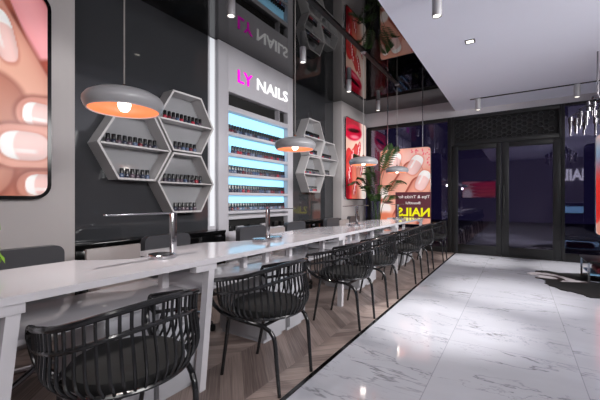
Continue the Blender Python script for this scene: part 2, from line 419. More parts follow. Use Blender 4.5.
# ================================================================= shelf unit with the sign
su = thing('display_shelf_unit', (-2.93, 3.49, 0), 'tall light grey wall unit with five blue-lit shelves below a LY NAILS sign', 'shelf unit')
FX, BX = -2.90, -3.0+.002
bm = bmesh.new(); Y0, Y1, YA, YZ = 2.726, 4.256, 2.888, 4.12
box(bm, XW, FX, Y0, YA, 0, ZB-.003, bev=.002); box(bm, XW, FX, YZ, Y1, 0, ZB-.003, bev=.002)
box(bm, XW, FX, YA, YZ, 2.305, ZB-.003, bev=.002)
box(bm, XW, FX, YA, YZ, 2.075, 2.14, bev=.002); box(bm, XW, FX, YA, YZ, 0, .62, bev=.002)
obj('carcass', bm, M['unit'], su, True)
shelf_z = [1.822, 1.570, 1.328, 1.093, .868]
for z in shelf_z+[.80]:
    obj('shelf', B(XW+.02, FX+.004, YA, YZ, z-.036, z, bev=.002), M['unit'], su, True)
for z0, z1 in zip(shelf_z, [2.075]+[q-.036 for q in shelf_z[:-1]]):
    o = obj('light_panel', B(XW, XW+.018, YA, YZ, z0, z1), M['light_blue'], su, True); o['label'] = 'glowing pale blue back panel'
obj('slot_back', B(XW, XW+.02, YA, YZ, 2.14, 2.305), M['matte_black'], su, True)
obj('slot_divider', B(XW+.02, FX-.005, 3.90, 3.915, 2.14, 2.305), M['unit'], su, True)
obj('base_back', B(XW, XW+.02, YA, YZ, .62, .764), M['matte_black'], su, True)
def wx(y0, z0, x0): return lambda a, b, d: (x0+d, y0+a, z0+b)
o = solo('sign_letters', text_bm('LY', .27, .155, wx(3.038, 2.457, FX+.001), .012, .012), M['magenta'], 'glowing magenta letters LY at the top of the grey shelf unit', 'sign', ang=30)
o = solo('sign_letters', text_bm('NAILS', .70, .155, wx(3.40, 2.460, FX+.001), .012, .012), M['white_letter'], 'white letters NAILS at the top of the grey shelf unit', 'sign', ang=30)

def bottle(pi, big=True):
    """little polish bottle standing on z = 0"""
    r, h = .021, .034
    body = [(0,0),(r*.9,0),(r,.004),(r,h*.8),(r*.75,h),(r*.5,h+.002),(0,h+.002)]
    cap = [(0,h+.002),(r*.84,h+.002),(r*.8,h+.042),(r*.74,h+.045),(0,h+.045)]
    return body, cap
proto_lit = {}
def small_bottle(x, y, z, ci, label, group):
    k = ci
    if k not in proto_lit:
        b, c = bottle(0); bm = bmesh.new(); lathe(bm, b, 8); lathe(bm, c, 8, mi=1)
        o = obj('nail_polish_bottle', bm, [M['pol%d' % ci], M['cap']]); proto_lit[k] = o
    else:
        o = proto_lit[k].copy(); C.objects.link(o)
    o.location = Vector((x, y, z))*U; o.scale = (1,1,1.2); tag(o, label, 'bottle', group)
ordn = ['topmost', 'second', 'third', 'fourth', 'fifth and lowest']
for si, z in enumerate(shelf_z):
    y = 2.93+(.05 if si == 1 else 0); rr = random.Random(si)
    while y < 4.08:
        small_bottle(-2.93, y, z, rr.choice([0,0,2,5,4,0,1,3,7,5]), 'tiny nail polish bottle with black cap on the %s blue-lit shelf' % ordn[si], 'polish bottles on the %s lit shelf' % ordn[si])
        y += .047+rr.random()*.003
for k, (y, w2, h, m) in enumerate(((2.96,.06,.05,'tin'), (3.12,.12,.035,'white_tube'), (3.34,.10,.05,'tin'), (3.6,.14,.04,'white_tube'), (3.86,.09,.055,'tin'), (4.02,.07,.045,'tin'))):
    nm = ('first','second','third','fourth','fifth','rightmost')[k]
    solo('storage_box', B(-2.96, -2.92, y-w2/2, y+w2/2, .62, .62+h+.02, bev=.006), M[m], '%s low %s box from the left in the bottom niche of the lit shelf unit' % (nm, 'black' if m == 'tin' else 'white'), 'box')

# ================================================================= hexagon shelves
def hexagon(cy, cz, label, side='left', rows=((-.16,.17,9),(-.12,.10,7))):
    s = .345; ap = s*math.sqrt(3)/2; xf, xb = -2.79, XG
    t = thing('hexagon_shelf', (XG, cy, cz-ap), label, 'shelf', 'hexagon shelves on the dark glass wall')
    hx = lambda r: [(cy+r*math.cos(PI/3*k), cz+r*math.sin(PI/3*k)) for k in range(6)]
    obj('hexagon_frame', ring_prism(bmesh.new(), hx(s-.004), hx(s-.024), mx, xb, xf), M['hex'], t, True)
    obj('back_panel', prism(bmesh.new(), hx(s-.024), mx, xb, xb+.008), M['hex_back'], t, True)
    obj('middle_shelf', B(xb+.008, xf-.006, cy-s+.034, cy+s-.034, cz-.008, cz+.006), M['hex'], t, True)
    return t
bproto = {}
def parted_bottle(x, y, z, ci, label, group):
    if ci not in bproto:
        b, c = bottle(0); r = thing('nail_polish_bottle', (0,0,0), label, 'bottle', group)
        obj('bottle_body', LA(b, 10), M['pol%d' % ci], r); obj('cap', LA(c, 10), M['cap'], r); bproto[ci] = r
    else: r = copy_tree(bproto[ci])
    r.location = Vector((x, y, z))*U; tag(r, label, 'bottle', group)
HX = [(1.680,1.468,'large near hexagon shelf behind the nearest pendant lamp', 'near left hexagon shelf'),
      (2.212,1.775,'upper hexagon shelf of the near trio, beside the LED strip', 'upper near hexagon shelf'),
      (2.212,1.170,'lower hexagon shelf of the near trio, beside the LED strip', 'lower near hexagon shelf'),
      (4.735,2.020,'upper hexagon shelf of the far trio, right of the lit shelves', 'upper far hexagon shelf'),
      (4.735,1.420,'lower hexagon shelf of the far trio, white outer side catching light', 'lower far hexagon shelf'),
      (5.262,1.720,'rightmost hexagon shelf of the far trio, next to the grey pillar', 'rightmost hexagon shelf')]
for n, (cy, cz, lab, short) in enumerate(HX):
    hexagon(cy, cz, lab)
    s = .345; rr = random.Random(40+n); x = -2.835
    for row, (z, ya, nb) in enumerate(((cz+.006, cy-.235, 10), (cz-.275, cy-.12, 6))):
        for k in range(nb if n != 5 else nb-2):
            parted_bottle(x, ya+k*.047, z, rr.choice([5,2,0,7,5,1,3,2]), 'nail polish bottle on the %s of the %s' % (('board','floor')[row], short), 'bottles on the %s of the %s' % (('middle board','floor')[row], short))

# ================================================================= low black cabinet along the wall
def counter(y0, y1, label):
    t = thing('low_cabinet', (-2.84, (y0+y1)/2, 0), label, 'cabinet')
    xf = -2.78
    obj('carcass', B(XG+.003, xf-.012, y0, y1, .03, .63), M['black_gloss'], t, True)
    obj('countertop', B(XG+.003, xf, y0, y1, .63, .66, bev=.002), M['black_gloss'], t, True)
    n = max(1, round((y1-y0)/.4)); w2 = (y1-y0)/n
    for k in range(n):
        d = obj('door', B(xf-.012, xf, y0+k*w2+.004, y0+(k+1)*w2-.004, .05, .61, bev=.002), M['black_gloss'], t, True)
counter(1.18, 2.725, 'long low black gloss cabinet under the near hexagon shelves')
counter(4.26, 5.685, 'long low black gloss cabinet under the far hexagon shelves')

# ================================================================= wall posters
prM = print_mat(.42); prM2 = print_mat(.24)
def paint_big(X, Y):            # picture coordinates: X 0..1 over .984 units from y=0, Y up
    W = .984; y0, z0 = 0., 1.03
    N = lambda y, z: ((y-y0)/W, (z-z0)/W)
    c = Canvas(X, Y, (176,104,84))
    def cap(a, b, r0, r1, col): p, q = N(*a), N(*b); c.capsule(p[0], p[1], q[0], q[1], r0+.012, r1+.012, (158,86,68), soft=.16); c.capsule(p[0], p[1], q[0], q[1], r0, r1, col, edge=.74)
    def nl(a, ang, l, w, **k): p = N(*a); c.nail(p[0], p[1], ang, l, w, rgb=(240,200,194), tip=(254,252,250))
    c.blob(*N(.9, 2.08), .14, .2, (130,24,30), .5)
    c.blob(*N(.80, 2.16), .06, .07, (50,26,26), .5)
    cap((.86,2.36), (1.10,1.90), .10, .15, (236,160,164))
    cap((1.02,1.86), (1.05,1.64), .12, .12, (176,84,66))
    cap((.30,1.98), (.60,1.2), .17, .2, (206,146,124))
    cap((.62,2.20), (.96,1.50), .15, .21, (228,172,150))
    nl((.745,2.06), 1.80, .17, .062)
    nl((.40,1.86), 1.9, .16, .08)
    cap((.66,1.62), (.40,1.0), .2, .2, (198,134,112))
    cap((.93,1.585), (1.3,1.62), .125, .14, (226,164,144))
    nl((.94,1.585), PI-.06, .10, .088)
    cap((.80,1.36), (1.3,1.39), .145, .15, (228,166,146))
    nl((.86,1.365), PI+.02, .14, .10)
    cap((.91,1.10), (1.3,1.11), .10, .12, (210,146,126))
    nl((.955,1.105), PI, .10, .078)
    return c
tv = thing('wall_light_box', (XC, .49, 1.0), 'large rounded light box poster of hands with pale french nails, at the left edge', 'poster')
obj('frame', ring_prism(bmesh.new(), rrect(0,1.005,1.005,2.415,.10), rrect(.012,.983,1.027,2.393,.078), mx, XC, XC+.05), M['black_gloss'], tv, True)
obj('back_box', prism(bmesh.new(), rrect(.012,.983,1.027,2.393,.078), mx, XC, XC+.042), M['white_tube'], tv, True)
picture('picture', .012, .983, 1.027, 2.393, .078, mx, XC+.0445, paint_big, prM2, tv, 130, 180)

def paint_lips(X, Y):
    c = Canvas(X, Y, (232,188,170))
    H = 1.57
    c.blob(.95, 1.1, .35, .8, (246,222,210), .6)
    c.blob(.2, 1.5, .5, .25, (170,24,44), .3)
    c.blob(.35, 1.32, .42, .16, (206,22,58), .15, .1)
    c.blob(.38, 1.36, .28, .04, (60,10,16), .4, .1)
    c.blob(.42, 1.24, .2, .035, (250,130,150), .6, .1)
    c.capsule(.1, .0, .15, .85, .22, .14, (214,60,60)); c.capsule(.42, -.1, .40, .72, .15, .11, (222,120,100))
    c.capsule(.75, -.1, .62, .55, .16, .12, (228,150,130)); c.capsule(.0, .5, .5, 1.02, .12, .1, (200,70,66))
    for (x, y, a, l, w) in ((.62,.98,1.2,.2,.075), (.30,.80,1.3,.19,.08), (.16,.46,1.4,.17,.075), (.42,.22,1.2,.15,.07), (.76,.62,1.2,.14,.06)):
        c.nail(x, y, a, l, w, (206,24,46), (206,24,46))
        for k in range(7):
            t = (k-3)/3*.8*l; q = .3*w*math.sin(k*2.1)
            c.blob(x+t*math.cos(a)-q*math.sin(a), y+t*math.sin(a)+q*math.cos(a), .03, .016, (245,236,232), .4, a+.8)
    c.blob(.05, .1, .12, .3, (120,14,26), .6); c.blob(.9, .1, .2, .25, (250,236,226), .7)
    return c
tv = thing('wall_light_box', (XC, 6.27, 1.0), 'tall rounded light box poster of red lips and red nails on the far pillar', 'poster')
obj('frame', ring_prism(bmesh.new(), rrect(5.76,6.785,1.01,2.60,.07), rrect(5.775,6.77,1.025,2.585,.058), mx, XC, XC+.05), M['chrome'], tv, True)
obj('back_box', prism(bmesh.new(), rrect(5.775,6.77,1.025,2.585,.058), mx, XC, XC+.042), M['white_tube'], tv, True)
picture('picture', 5.775, 6.77, 1.025, 2.585, .058, mx, XC+.0445, paint_lips, prM, tv, 80, 130)

# hanging displays at the window
def hang_display(name, x0, x1, z0, z1, y, rods, paint, label, rr=.07):
    t = thing(name, ((x0+x1)/2, y, z0), label, 'display')
    obj('panel', prism(bmesh.new(), rrect(x0,x1,z0,z1,rr), my, y, y+.035), M['chrome'], t, True)
    picture('picture', x0+.01, x1-.01, z0+.01, z1-.01, rr-.01, my, y-.0015, paint, prM, t, 110, 150)
    zc = ZB if x1 < 0 else ZS
    for rx in rods: obj('hanging_rod', T([(rx, y+.017, z1-.01), (rx, y+.017, zc)], .010, 8), M['chrome'], t, True)
    return t
def paint_fingers(X, Y):
    # picture is .96 wide, 1.45 high; pixels of the print counted as 51 x 76
    P = lambda u, v: (u/51, (76-v)/51)
    c = Canvas(X, Y, (226,160,138))
    def cap(u0, v0, u1, v1, r0, r1, col): a, b = P(u0, v0), P(u1, v1); c.capsule(a[0], a[1], b[0], b[1], r0/51, r1/51, col)
    def nl(u, v, ang, l, w): a = P(u, v); c.nail(a[0], a[1], ang, l/51, w/51)
    c.blob(.75, 1.32, .35, .2, (240,186,176), .5)
    rr = random.Random(2)
    for k in range(40): c.blob(.45+rr.random()*.55, 1.1+rr.random()*.38, .014, .014, (224,90,110), .3)
    c.blob(.03, 1.2, .16, .14, (196,30,34), .3)
    def fin(u0, v0, u1, v1, r0, r1, col):
        cap(u0-.8, v0, u1-.8, v1, r0+1.2, r1+1.0, (176,92,76)); cap(u0, v0, u1, v1, r0, r1, col)
    fin(-6,40, 3,14, 7,6, (216,146,132)); nl(4, 9, 1.1, 7, 3.6)
    fin(-6,66, 14,16, 11,8.5, (226,160,140)); nl(16, 11, 1.25, 9, 5.6)
    fin(2,74, 34,22, 12,9.5, (232,170,150)); nl(36, 16, 1.05, 10.5, 6.4)
    fin(18,88, 42,38, 13,9.5, (230,164,142)); nl(43.5, 32, 1.15, 10.5, 6)
    fin(44,88, 58,54, 9,8, (224,156,138))
    c.blob(.08, .62, .09, .12, (244,234,230), .25); c.blob(.1, .3, .13, .14, (240,228,224), .3); c.blob(.16, .43, .1, .03, (90,60,56), .5)
    c.blob(.1, .13, .2, .1, (226,128,96), .5)
    return c
dx0, dx1, dz0, dz1, dY = -2.28, -1.32, .54, 1.985, 6.4
d = hang_display('hanging_display', dx0, dx1, dz0, dz1, dY, (-2.13, -1.47), paint_fingers, 'hanging rounded display of fingers with reversed yellow NAILS lettering before the window')
f3 = lambda u: dx0+(u-380)/51*.96
g3 = lambda v: dz1-(v-148)/76*1.445
obj('text_band', B(f3(396.5), dx1-.002, dY-.006, dY-.003, g3(217.5), g3(192)), M['maroon'], d, True)
mir = lambda xr, z0: (lambda a, b, q: (xr-a, dY-.007-q, z0+b))       # lettering seen from behind: runs right to left
obj('lettering', text_bm('NAILS', f3(430)-f3(398.5), .165, mir(f3(430), g3(216)), .003, .03), M['yellow_print'], d, True, ang=30)['label'] = 'reversed yellow letters NAILS'
obj('lettering', text_bm('Tips & Tricks for', f3(430)-f3(399), .075, mir(f3(430), g3(199)), .003, .01), M['white_print'], d, True, ang=30)['label'] = 'reversed white line Tips & Tricks for'
obj('lettering', text_bm('Beautiful', f3(421)-f3(407), .05, mir(f3(421), g3(204)), .003, .01), M['white_print'], d, True, ang=30)['label'] = 'reversed small white word Beautiful'
def paint_right(X, Y):
    c = Canvas(X, Y, (236,178,164))
    c.blob(.1, 1.1, .6, .35, (120,160,190), .8); c.blob(.0, .55, .5, .5, (196,40,34), .6); c.blob(.02, .05, .12, .12, (250,244,240), .4)
    c.capsule(.2, .1, .6, 1.2, .2, .15, (232,166,144)); c.nail(.6, 1.2, 1.2, .16, .09); c.capsule(.7, .1, .95, .9, .18, .15, (230,160,140)); c.nail(.95, .9, 1.2, .16, .09)
    return c
hang_display('hanging_display', .945, 1.9, .48, 1.955, 6.4, (1.1, 1.75), paint_right, 'hanging rounded poster cut off by the right edge, beyond the low table')

# poster and sign on the back wall (seen in the window glass)
t = thing('wall_light_box', (-1.45, YB, 1.09), 'wide red manicure picture on the back wall, mirrored in the left door glass', 'poster')
obj('frame', prism(bmesh.new(), rrect(-2.12,-.78,1.09,1.85,.02), my, YB, YB+.03), M['black_gloss'], t, True)
def paint_red(X, Y):
    c = Canvas(X, Y, (214,130,128))
    c.blob(.75, .3, .3, .35, (140,20,26), .5); c.blob(.15, .1, .15, .2, (236,216,210), .4)
    for k in range(4): c.capsule(.95, .12+.11*k, .45-.04*k, .08+.12*k, .07, .05, (212,70-10*k,60)); c.nail(.42-.04*k, .08+.12*k, PI, .07, .035, (190,20,30), (190,20,30))
    return c
picture('picture', -2.10, -.80, 1.11, 1.83, .015, my, YB+.032, paint_red, print_mat(.8), t, 80, 60)
o = solo('sign_letters', text_bm('NAILS', 1.09, .46, lambda a, b, q: (2.39-a, YB+.001+q, 1.76+b), .02, .03), M['sign_white'], 'white letters NAILS on the back wall, mirrored in the right window', 'sign', ang=30)
solo('sign_letters', text_bm('LY', .4, .46, lambda a, b, q: (2.95-a, YB+.001+q, 1.76+b), .02, .03), M['magenta'], 'magenta letters LY on the back wall, behind the camera', 'sign', ang=30)

t = thing('reception_counter', (2.2,-2.45,0), 'dark counter with a lit blue band at the back wall, mirrored in the right window', 'counter')
obj('counter_body', B(1.3,3.1,-2.7,-2.2,0,.9, bev=.005), M['black_gloss'], t, True)
obj('countertop', B(1.28,3.12,-2.72,-2.18,.9,.93, bev=.004), M['laminate'], t, True)
obj('light_band', B(1.4,3.0,-2.2,-2.19,.52,.76), M['light_blue'], t, True)

# ================================================================= the long table
XF, XB_, XN = -1.366, -1.92, -1.71
ZT = .689; ZD = .513
tb = thing('manicure_table', (-1.65, 2.9, 0), 'long white manicure table running to the window with open lower deck', 'table')
back = []
wide = [(-1.0,.81), (1.17,1.66), (2.37,3.34), (4.08,5.02), (5.75,6.02)]
def xb(y):
    for a, b in wide:
        if a <= y <= b: return XB_
    for (a, b), (c2, d2) in zip(wide, wide[1:]):
        if b < y < c2:
            t = (y-b)/(c2-b); return XB_+(XN-XB_)*min(1, math.sin(min(t*1.6, 1)*PI/2))*(1 if t < .97 else 1)
    return XB_
ys = sorted(set([round(-1.0+.03*k, 4) for k in range(int(7.02/.03)+1)]+[.81,1.17,1.169,1.66,2.37,2.369,3.34,4.08,4.079,5.02,5.75,5.749,6.02]))
poly = [(XF, -1.0), (XF, 6.02)]+[(xb(y), y) for y in reversed(ys)]
obj('tabletop', prism(bmesh.new(), poly, mz, ZT-.028, ZT), M['laminate'], tb, True, ang=20)
for a, b in ((-1.0,1.205), (1.215,2.93), (2.94,4.62), (4.63,6.0)):
    obj('lower_deck', B(-1.90, -1.452, a, b, ZD-.022, ZD, bev=.003), M['laminate'], tb, True)
for y in (.2, 1.15, 1.80, 2.05, 2.375, 2.96, 3.62, 3.85, 4.35, 4.75, 5.3, 5.85):
    for x in (-1.66, -1.865):
        if x == -1.865 and abs(xb(y)-XB_) > .01: continue
        obj('post', B(x-.02, x+.02, y-.02, y+.02, ZD, ZT-.028), M['laminate'], tb, True)
for y, dy in ((.405,-.065), (1.25,-.065), (2.88,-.03), (4.58,-.03), (5.97,-.03)):
    bm = bmesh.new(); vs = []
    for (yy, z) in ((y, ZT-.05), (y+dy, 0)):
        for sx, sy in ((-.022,-.02), (.022,-.02), (.022,.02), (-.022,.02)):
            vs.append(bm.verts.new((XF-.035+sx, yy+sy, z)))
    for q in ((0,1,2,3), (7,6,5,4), (0,4,5,1), (1,5,6,2), (2,6,7,3), (3,7,4,0)): bm.faces.new([vs[i] for i in q])
    obj('leg', bm, M['laminate'], tb, True)
    obj('leg_bracket', B(XF-.06, XF-.008, y-.11, y+.03, ZT-.065, ZT-.028, bev=.003), M['laminate'], tb, True)
def pedestal(y0, y1, label):
    t = thing('drawer_pedestal', (-1.67, (y0+y1)/2, 0), label, 'cabinet', 'drawer pedestals under the long table')
    obj('carcass', B(-1.90, -1.462, y0, y1, .03, ZD-.024, bev=.003), M['carcass'], t, True)
    obj('plinth', B(-1.88, -1.48, y0+.01, y1-.01, 0, .03), M['carcass'], t, True)
    n = max(1, round((y1-y0)/.4)); w2 = (y1-y0)/n
    for k in range(n):
        for z0, z1 in ((.035,.24), (.246,.36), (.366,.484)):
            obj('drawer', B(-1.462, -1.448, y0+k*w2+.003, y0+(k+1)*w2-.003, z0, z1, bev=.002), M['carcass'], t, True)
for y0, y1, lab in ((.73,.955,'pale grey drawer pedestal nearest the camera, behind the nearest wire chair'), (.975,1.2,'second pale grey drawer pedestal, left of the splayed table leg'),
                    (1.80,2.03,'pale grey drawer pedestal behind the second wire chair'),
                    (2.08,2.30,'pale grey drawer pedestal just beyond the second wire chair'),
                    (3.42,3.66,'pale grey drawer pedestal behind the fourth wire chair'), (3.70,3.93,'pale grey drawer pedestal between the fourth and fifth wire chairs'),
                    (5.12,5.34,'pale grey drawer pedestal beyond the sixth wire chair'), (5.38,5.60,'farthest pale grey drawer pedestal, before the last wire chair')):
    pedestal(y0, y1, lab)

# ================================================================= wire chairs
def wire_chair():
    t = thing('wire_armchair', (0,0,0), 'x', 'chair', 'black wire armchairs along the table')
    def rim(u, dz=0., k=1.):                        # u in -1..1 from one arm tip to the other
        a = abs(u); s = 1 if u >= 0 else -1
        if a > .62:
            q = (a-.62)/.38; x = .0-.20*q; y = .262-.03*q*q; z = .60-.045*q
        else:
            ph = a/.62*PI/2; x = .215*math.cos(ph); y = .262*math.sin(ph); z = .60+.066*math.cos(ph)**1.3
        return Vector((x*k, s*y*k, z+dz))
    N = 44
    top = [rim(-1+2*i/N) for i in range(N+1)]
    low = [rim(-.97+1.94*i/N, -.075, .975) for i in range(N+1)]
    cap = lambda s: spline([rim(s), rim(s)+Vector((-.022,0,-.006)), rim(s)+Vector((-.03,-.002*s,-.04)), rim(.97*s,-.075,.975)+Vector((-.012,0,0)), rim(.97*s, -.075, .975)], 4)
    obj('top_rail', tube(tube(bmesh.new(), top, .0115), [p+Vector((0,0,-.0)) for p in cap(1)], .0105), M['wire'], t)
    bm = T(low, .009); tube(bm, cap(-1), .0105); obj('lower_rail', bm, M['wire'], t)
    ring = [(.205*math.cos(a), .222*math.sin(a), .385) for a in [-2.35+4.7*i/36 for i in range(37)]]
    obj('seat_ring', T(ring, .009), M['wire'], t)
    K = 35
    for i in range(K):
        u = -.90+1.8*i/(K-1)
        a = u/.9*2.25
        b0 = Vector((.205*math.cos(a), .222*math.sin(a), .385)); b3 = rim(u); b2 = rim(u, -.075, .985)
        b1 = b0.lerp(b2, .35)+Vector((b0.x, b0.y, 0)).normalized()*.026
        obj('spindle', T(spline([b0, b1, b2, b3], 4), .0056, 6), M['wire'], t)
    obj('seat', LA([(0,.375),(.18,.375),(.198,.383),(.201,.40),(.193,.417),(.155,.429),(.08,.426),(0,.423)], 32), M['seat'], t)
    for s in (-1, 1):
        p = rim(s)+Vector((-.018,0,-.02))
        arc = spline([p, (-.235,.222*s,.48), (-.205,.212*s,.415), (-.13,.20*s,.372), (0,.192*s,.357), (.10,.178*s,.350), (.155,.165*s,.325)], 5)
        obj('side_frame', T(arc, .011), M['wire'], t)
        obj('leg', T(spline([(.155,.165*s,.325), (.178,.160*s,.28), (.190,.158*s,.16), (.205,.155*s,.0)], 5), .0125, 10, r1=.0095), M['wire'], t)
        obj('leg', T([(-.13,.17*s,.362), (-.168,.162*s,.18), (-.205,.155*s,0)], .0115, 10, r1=.0095), M['wire'], t)
    for x, z in ((-.13,.358), (.12,.352)): obj('crossbar', T([(x,.17,z), (x,-.17,z)], .009), M['wire'], t)
    return t
wc = wire_chair()
WL = ['black wire armchair nearest the camera, cut off by the picture bottom', 'second black wire armchair from the camera, all four legs clear on the wood floor',
      'third black wire armchair along the table, nearer of the middle pair', 'fourth black wire armchair along the table, farther of the middle pair',
      'fifth black wire armchair, first of the far group of three', 'sixth black wire armchair, second to last before the window', 'last black wire armchair, at the window end of the table']
for i, (x, y) in enumerate(((-1.215,.695), (-1.215,1.515), (-1.215,2.545), (-1.215,3.205), (-1.215,4.225), (-1.215,4.92), (-1.20,5.90))):
    o = wc if i == 0 else copy_tree(wc)
    o.location = Vector((x, y, 0))*U; o['label'] = WL[i]

# ================================================================= technician chairs
def tech_chair(light):
    nm = 'task_chair'
    t = thing(nm, (0,0,0), 'x', 'chair', 'swivel task chairs behind the table')
    up = M['beige'] if light else M['leather']
    obj('seat', B(-.20,.20,-.19,.19,.37,.44, bev=.03), up, t)
    if light: obj('backrest', B(-.225,-.195,-.19,.19,.44,.672, bev=.006), up, t)
    else: obj('backrest', prism(bmesh.new(), rrect(-.21,.21,.44,.72,.05), lambda a, b, q: (-.22+q, a, b), -.03, .03), up, t)
    obj('gas_column', T([(0,0,.37),(0,0,.07)], .022, 12), M['chrome'], t)
    for k in range(5):
        a = 2*PI*k/5+.3; p = (.25*math.cos(a), .25*math.sin(a))
        l = obj('leg', T([(0,0,.095), (p[0],p[1],.06)], .017, 8, r1=.012), M['chrome'], t)
        obj('caster', LA([(0,0),(.016,.003),(.022,.018),(.022,.034),(.014,.05),(0,.052)], 10, p[0], p[1]), M['matte_black'], l)
    return t
td, tl = tech_chair(0), tech_chair(1); ud = ul = 0
TC = [(.74,0,'dark leather task chair back at the left edge behind the near table end',.0), (1.27,1,'pale beige flat-backed task chair behind the first desk lamp',0), (1.70,0,'dark leather task chair just right of the nearest pale beige chair',0),
      (2.74,0,'dark leather task chair behind the table, below the lit shelves',0), (3.14,1,'pale beige flat-backed task chair behind the second desk lamp',0), (3.58,0,'dark leather task chair right of the middle pale beige chair',0),
      (4.60,0,'dark leather task chair below the far hexagon shelves',0), (5.0,1,'farthest pale beige flat-backed task chair, near the far pillar',0), (5.42,0,'dark leather task chair beside the far pillar below the red lips poster',0)]
for (y, li, lab, r) in TC:
    if li: o = tl if ul == 0 else copy_tree(tl); ul += 1
    else: o = td if ud == 0 else copy_tree(td); ud += 1
    o.location = Vector((-2.19 if not li else -2.19, y, 0))*U; o['label'] = lab

# ================================================================= pendant lamps
XP = -1.62; ZR = 1.44
def pendant():
    t = thing('pendant_lamp', (0,0,ZR), 'x', 'lamp', 'pendant lamps over the long table')
    pr = [(.160,.0),(.172,.010),(.180,.030),(.178,.048),(.165,.066),(.135,.083),(.09,.096),(.045,.104),(.014,.107),(0,.107)]
    obj('shade', LA(pr, 48), M['shade'], t)
    obj('shade_lining', LA([(.160,.001),(.168,.012),(.172,.03),(.16,.055),(.12,.074),(.05,.09),(0,.094)], 48), M['copper'], t)
    obj('rim', LA([(.158,-.003),(.163,-.003),(.165,.002),(.158,.003),(.158,-.003)], 48), M['white_tube'], t)
    obj('bulb', LA([(0,-.006),(.016,-.004),(.027,.010),(.031,.028),(.026,.046),(.016,.06),(.014,.085),(0,.085)], 20), M['bulb'], t)
    obj('connector', LA([(0,.107),(.010,.107),(.012,.118),(.006,.128),(0,.129)], 16), M['copper_metal'], t)
    obj('cable', T([(0,0,.128),(0,0,ZB-ZR-.012)], .0035, 6), M['cable'], t)
    obj('canopy', LA([(0,ZB-ZR-.028),(.03,ZB-ZR-.026),(.034,ZB-ZR-.014),(.034,ZB-ZR-.011),(0,ZB-ZR-.011)], 20), M['white_tube'], t)
    return t
pp = pendant()
for i, (y, lab) in enumerate(((.905,'nearest and largest-looking grey pendant lamp with orange inside'), (2.41,'second pendant lamp, hanging in front of the lit shelf unit'), (3.945,'third pendant lamp, in front of the red lips poster'), (5.34,'farthest pendant lamp, in front of the hanging finger display'))):
    o = pp if i == 0 else copy_tree(pp)
    o.location = Vector((XP, y, ZR))*U; o['label'] = lab
solo('ceiling_track', B(XP-.03, XP+.03, -.5, 5.5, ZB-.011, ZB, bev=.002), M['matte_black'], 'long matt black track on the black ceiling above the pendant lamps', 'track')

# ================================================================= desk lamps
def desk_lamp(double, loc, label):
    t = thing('desk_lamp', loc, label, 'lamp', 'chrome bar desk lamps on the long table')
    for s in ((1,-1) if double else (-1,)):
        obj('base', LA([(0,0),(.066,0),(.070,.003),(.070,.017),(.065,.022),(0,.023)], 32, .0, .074*s, 0), M['chrome'], t)
    for s in ((1,-1) if double else (-1,)):
        obj('arm', B(-.012,.012, min(0,.37*s), max(0,.37*s), .236, .243, bev=.002), M['chrome'], t)
        obj('light_strip', B(-.008,.008, min(.03*s,.36*s), max(.03*s,.36*s), .2345, .2358), M['white_tube'], t)
    obj('post', B(-.012,.012,-.016,.016,.0,.243, bev=.003), M['chrome'], t)
    return t
desk_lamp(False, (-1.61,1.175,ZT), 'single-arm chrome desk lamp nearest the camera')
desk_lamp(True, (-1.62,2.03,ZT), 'chrome T-shaped desk lamp with two round bases, nearest of three')
desk_lamp(True, (-1.66,3.83,ZT), 'middle chrome T-shaped desk lamp, below the third pendant')
desk_lamp(True, (-1.68,5.60,ZT), 'farthest chrome T-shaped desk lamp, at the window end of the table')

# ================================================================= ceiling spots
def spot_tube():
    t = thing('ceiling_spotlight', (0,0,0), 'x', 'spotlight', 'cylinder spotlights on the ceilings')
    obj('housing', LA([(.028,.004),(.036,0),(.038,.003),(.038,.185),(0,.185)], 24), M['white_tube'], t)
    obj('lens', LA([(0,.006),(.029,.006),(.029,.010),(0,.010)], 20), M['spot_glow'], t)
    return t
def spot_light(x, y, z, power, size=70, tx=None, col=(1,.98,.96), blend=.6):
    L = bpy.data.lights.new('spot_beam', 'SPOT'); L.energy = power; L.spot_size = math.radians(size); L.spot_blend = blend; L.color = col; L.shadow_soft_size = .03
    o = bpy.data.objects.new('spot_beam', L); C.objects.link(o); o.location = Vector((x,y,z))*U
    if tx: o.rotation_euler = (Vector(tx)-Vector((x,y,z))).to_track_quat('-Z', 'Y').to_euler()
    return o
sp = spot_tube(); n0 = 0
SP = [(-2.2,.97,ZB,'spotlight on the black ceiling above the picture, near pillar side'), (-2.2,2.22,ZB,'grey cylinder spotlight left of the LY reflection in the black ceiling'), (-2.2,3.446,ZB,'grey cylinder spotlight above the far end of the lit shelf unit'),
      (-2.2,4.77,ZB,'grey cylinder spotlight before the far pillar'), (-2.2,6.07,ZB,'grey cylinder spotlight above the far pillar poster'),
      (-.55,2.89,ZS,'large white cylinder spotlight at the top edge of the white ceiling'), (-.545,6.22,ZS-.012,'left cylinder spotlight on the window track'), (.72,6.22,ZS-.012,'right cylinder spotlight on the window track')]
for x, y, zc, lab in SP:
    o = sp if n0 == 0 else copy_tree(sp); n0 += 1
    h = .185
    o.location = Vector((x, y, zc-h))*U; o['label'] = lab
    if zc > 2.8: spot_light(x, y, zc-h-.004, 40 if y > 3 else 24, 85, (x-.35, y+(.6 if y > 3 else .1), .6))
    else: spot_light(x, y, zc-h-.004, 430, 36, (x, y+.05, 0), blend=.9)
solo('ceiling_track', B(-.664, 2.6, 6.208, 6.232, ZS-.012, ZS, bev=.002), M['matte_black'], 'thin black spotlight track on the white ceiling along the window', 'track')
t = thing('recessed_downlight', (-.421,3.944,ZS-.006), 'small square recessed downlight in the white ceiling', 'light')
obj('trim_ring', ring_prism(bmesh.new(), rrect(-.047,.047,-.047,.047,.004,2), rrect(-.034,.034,-.034,.034,.003,2), mz, 0, .006), M['frame'], t)
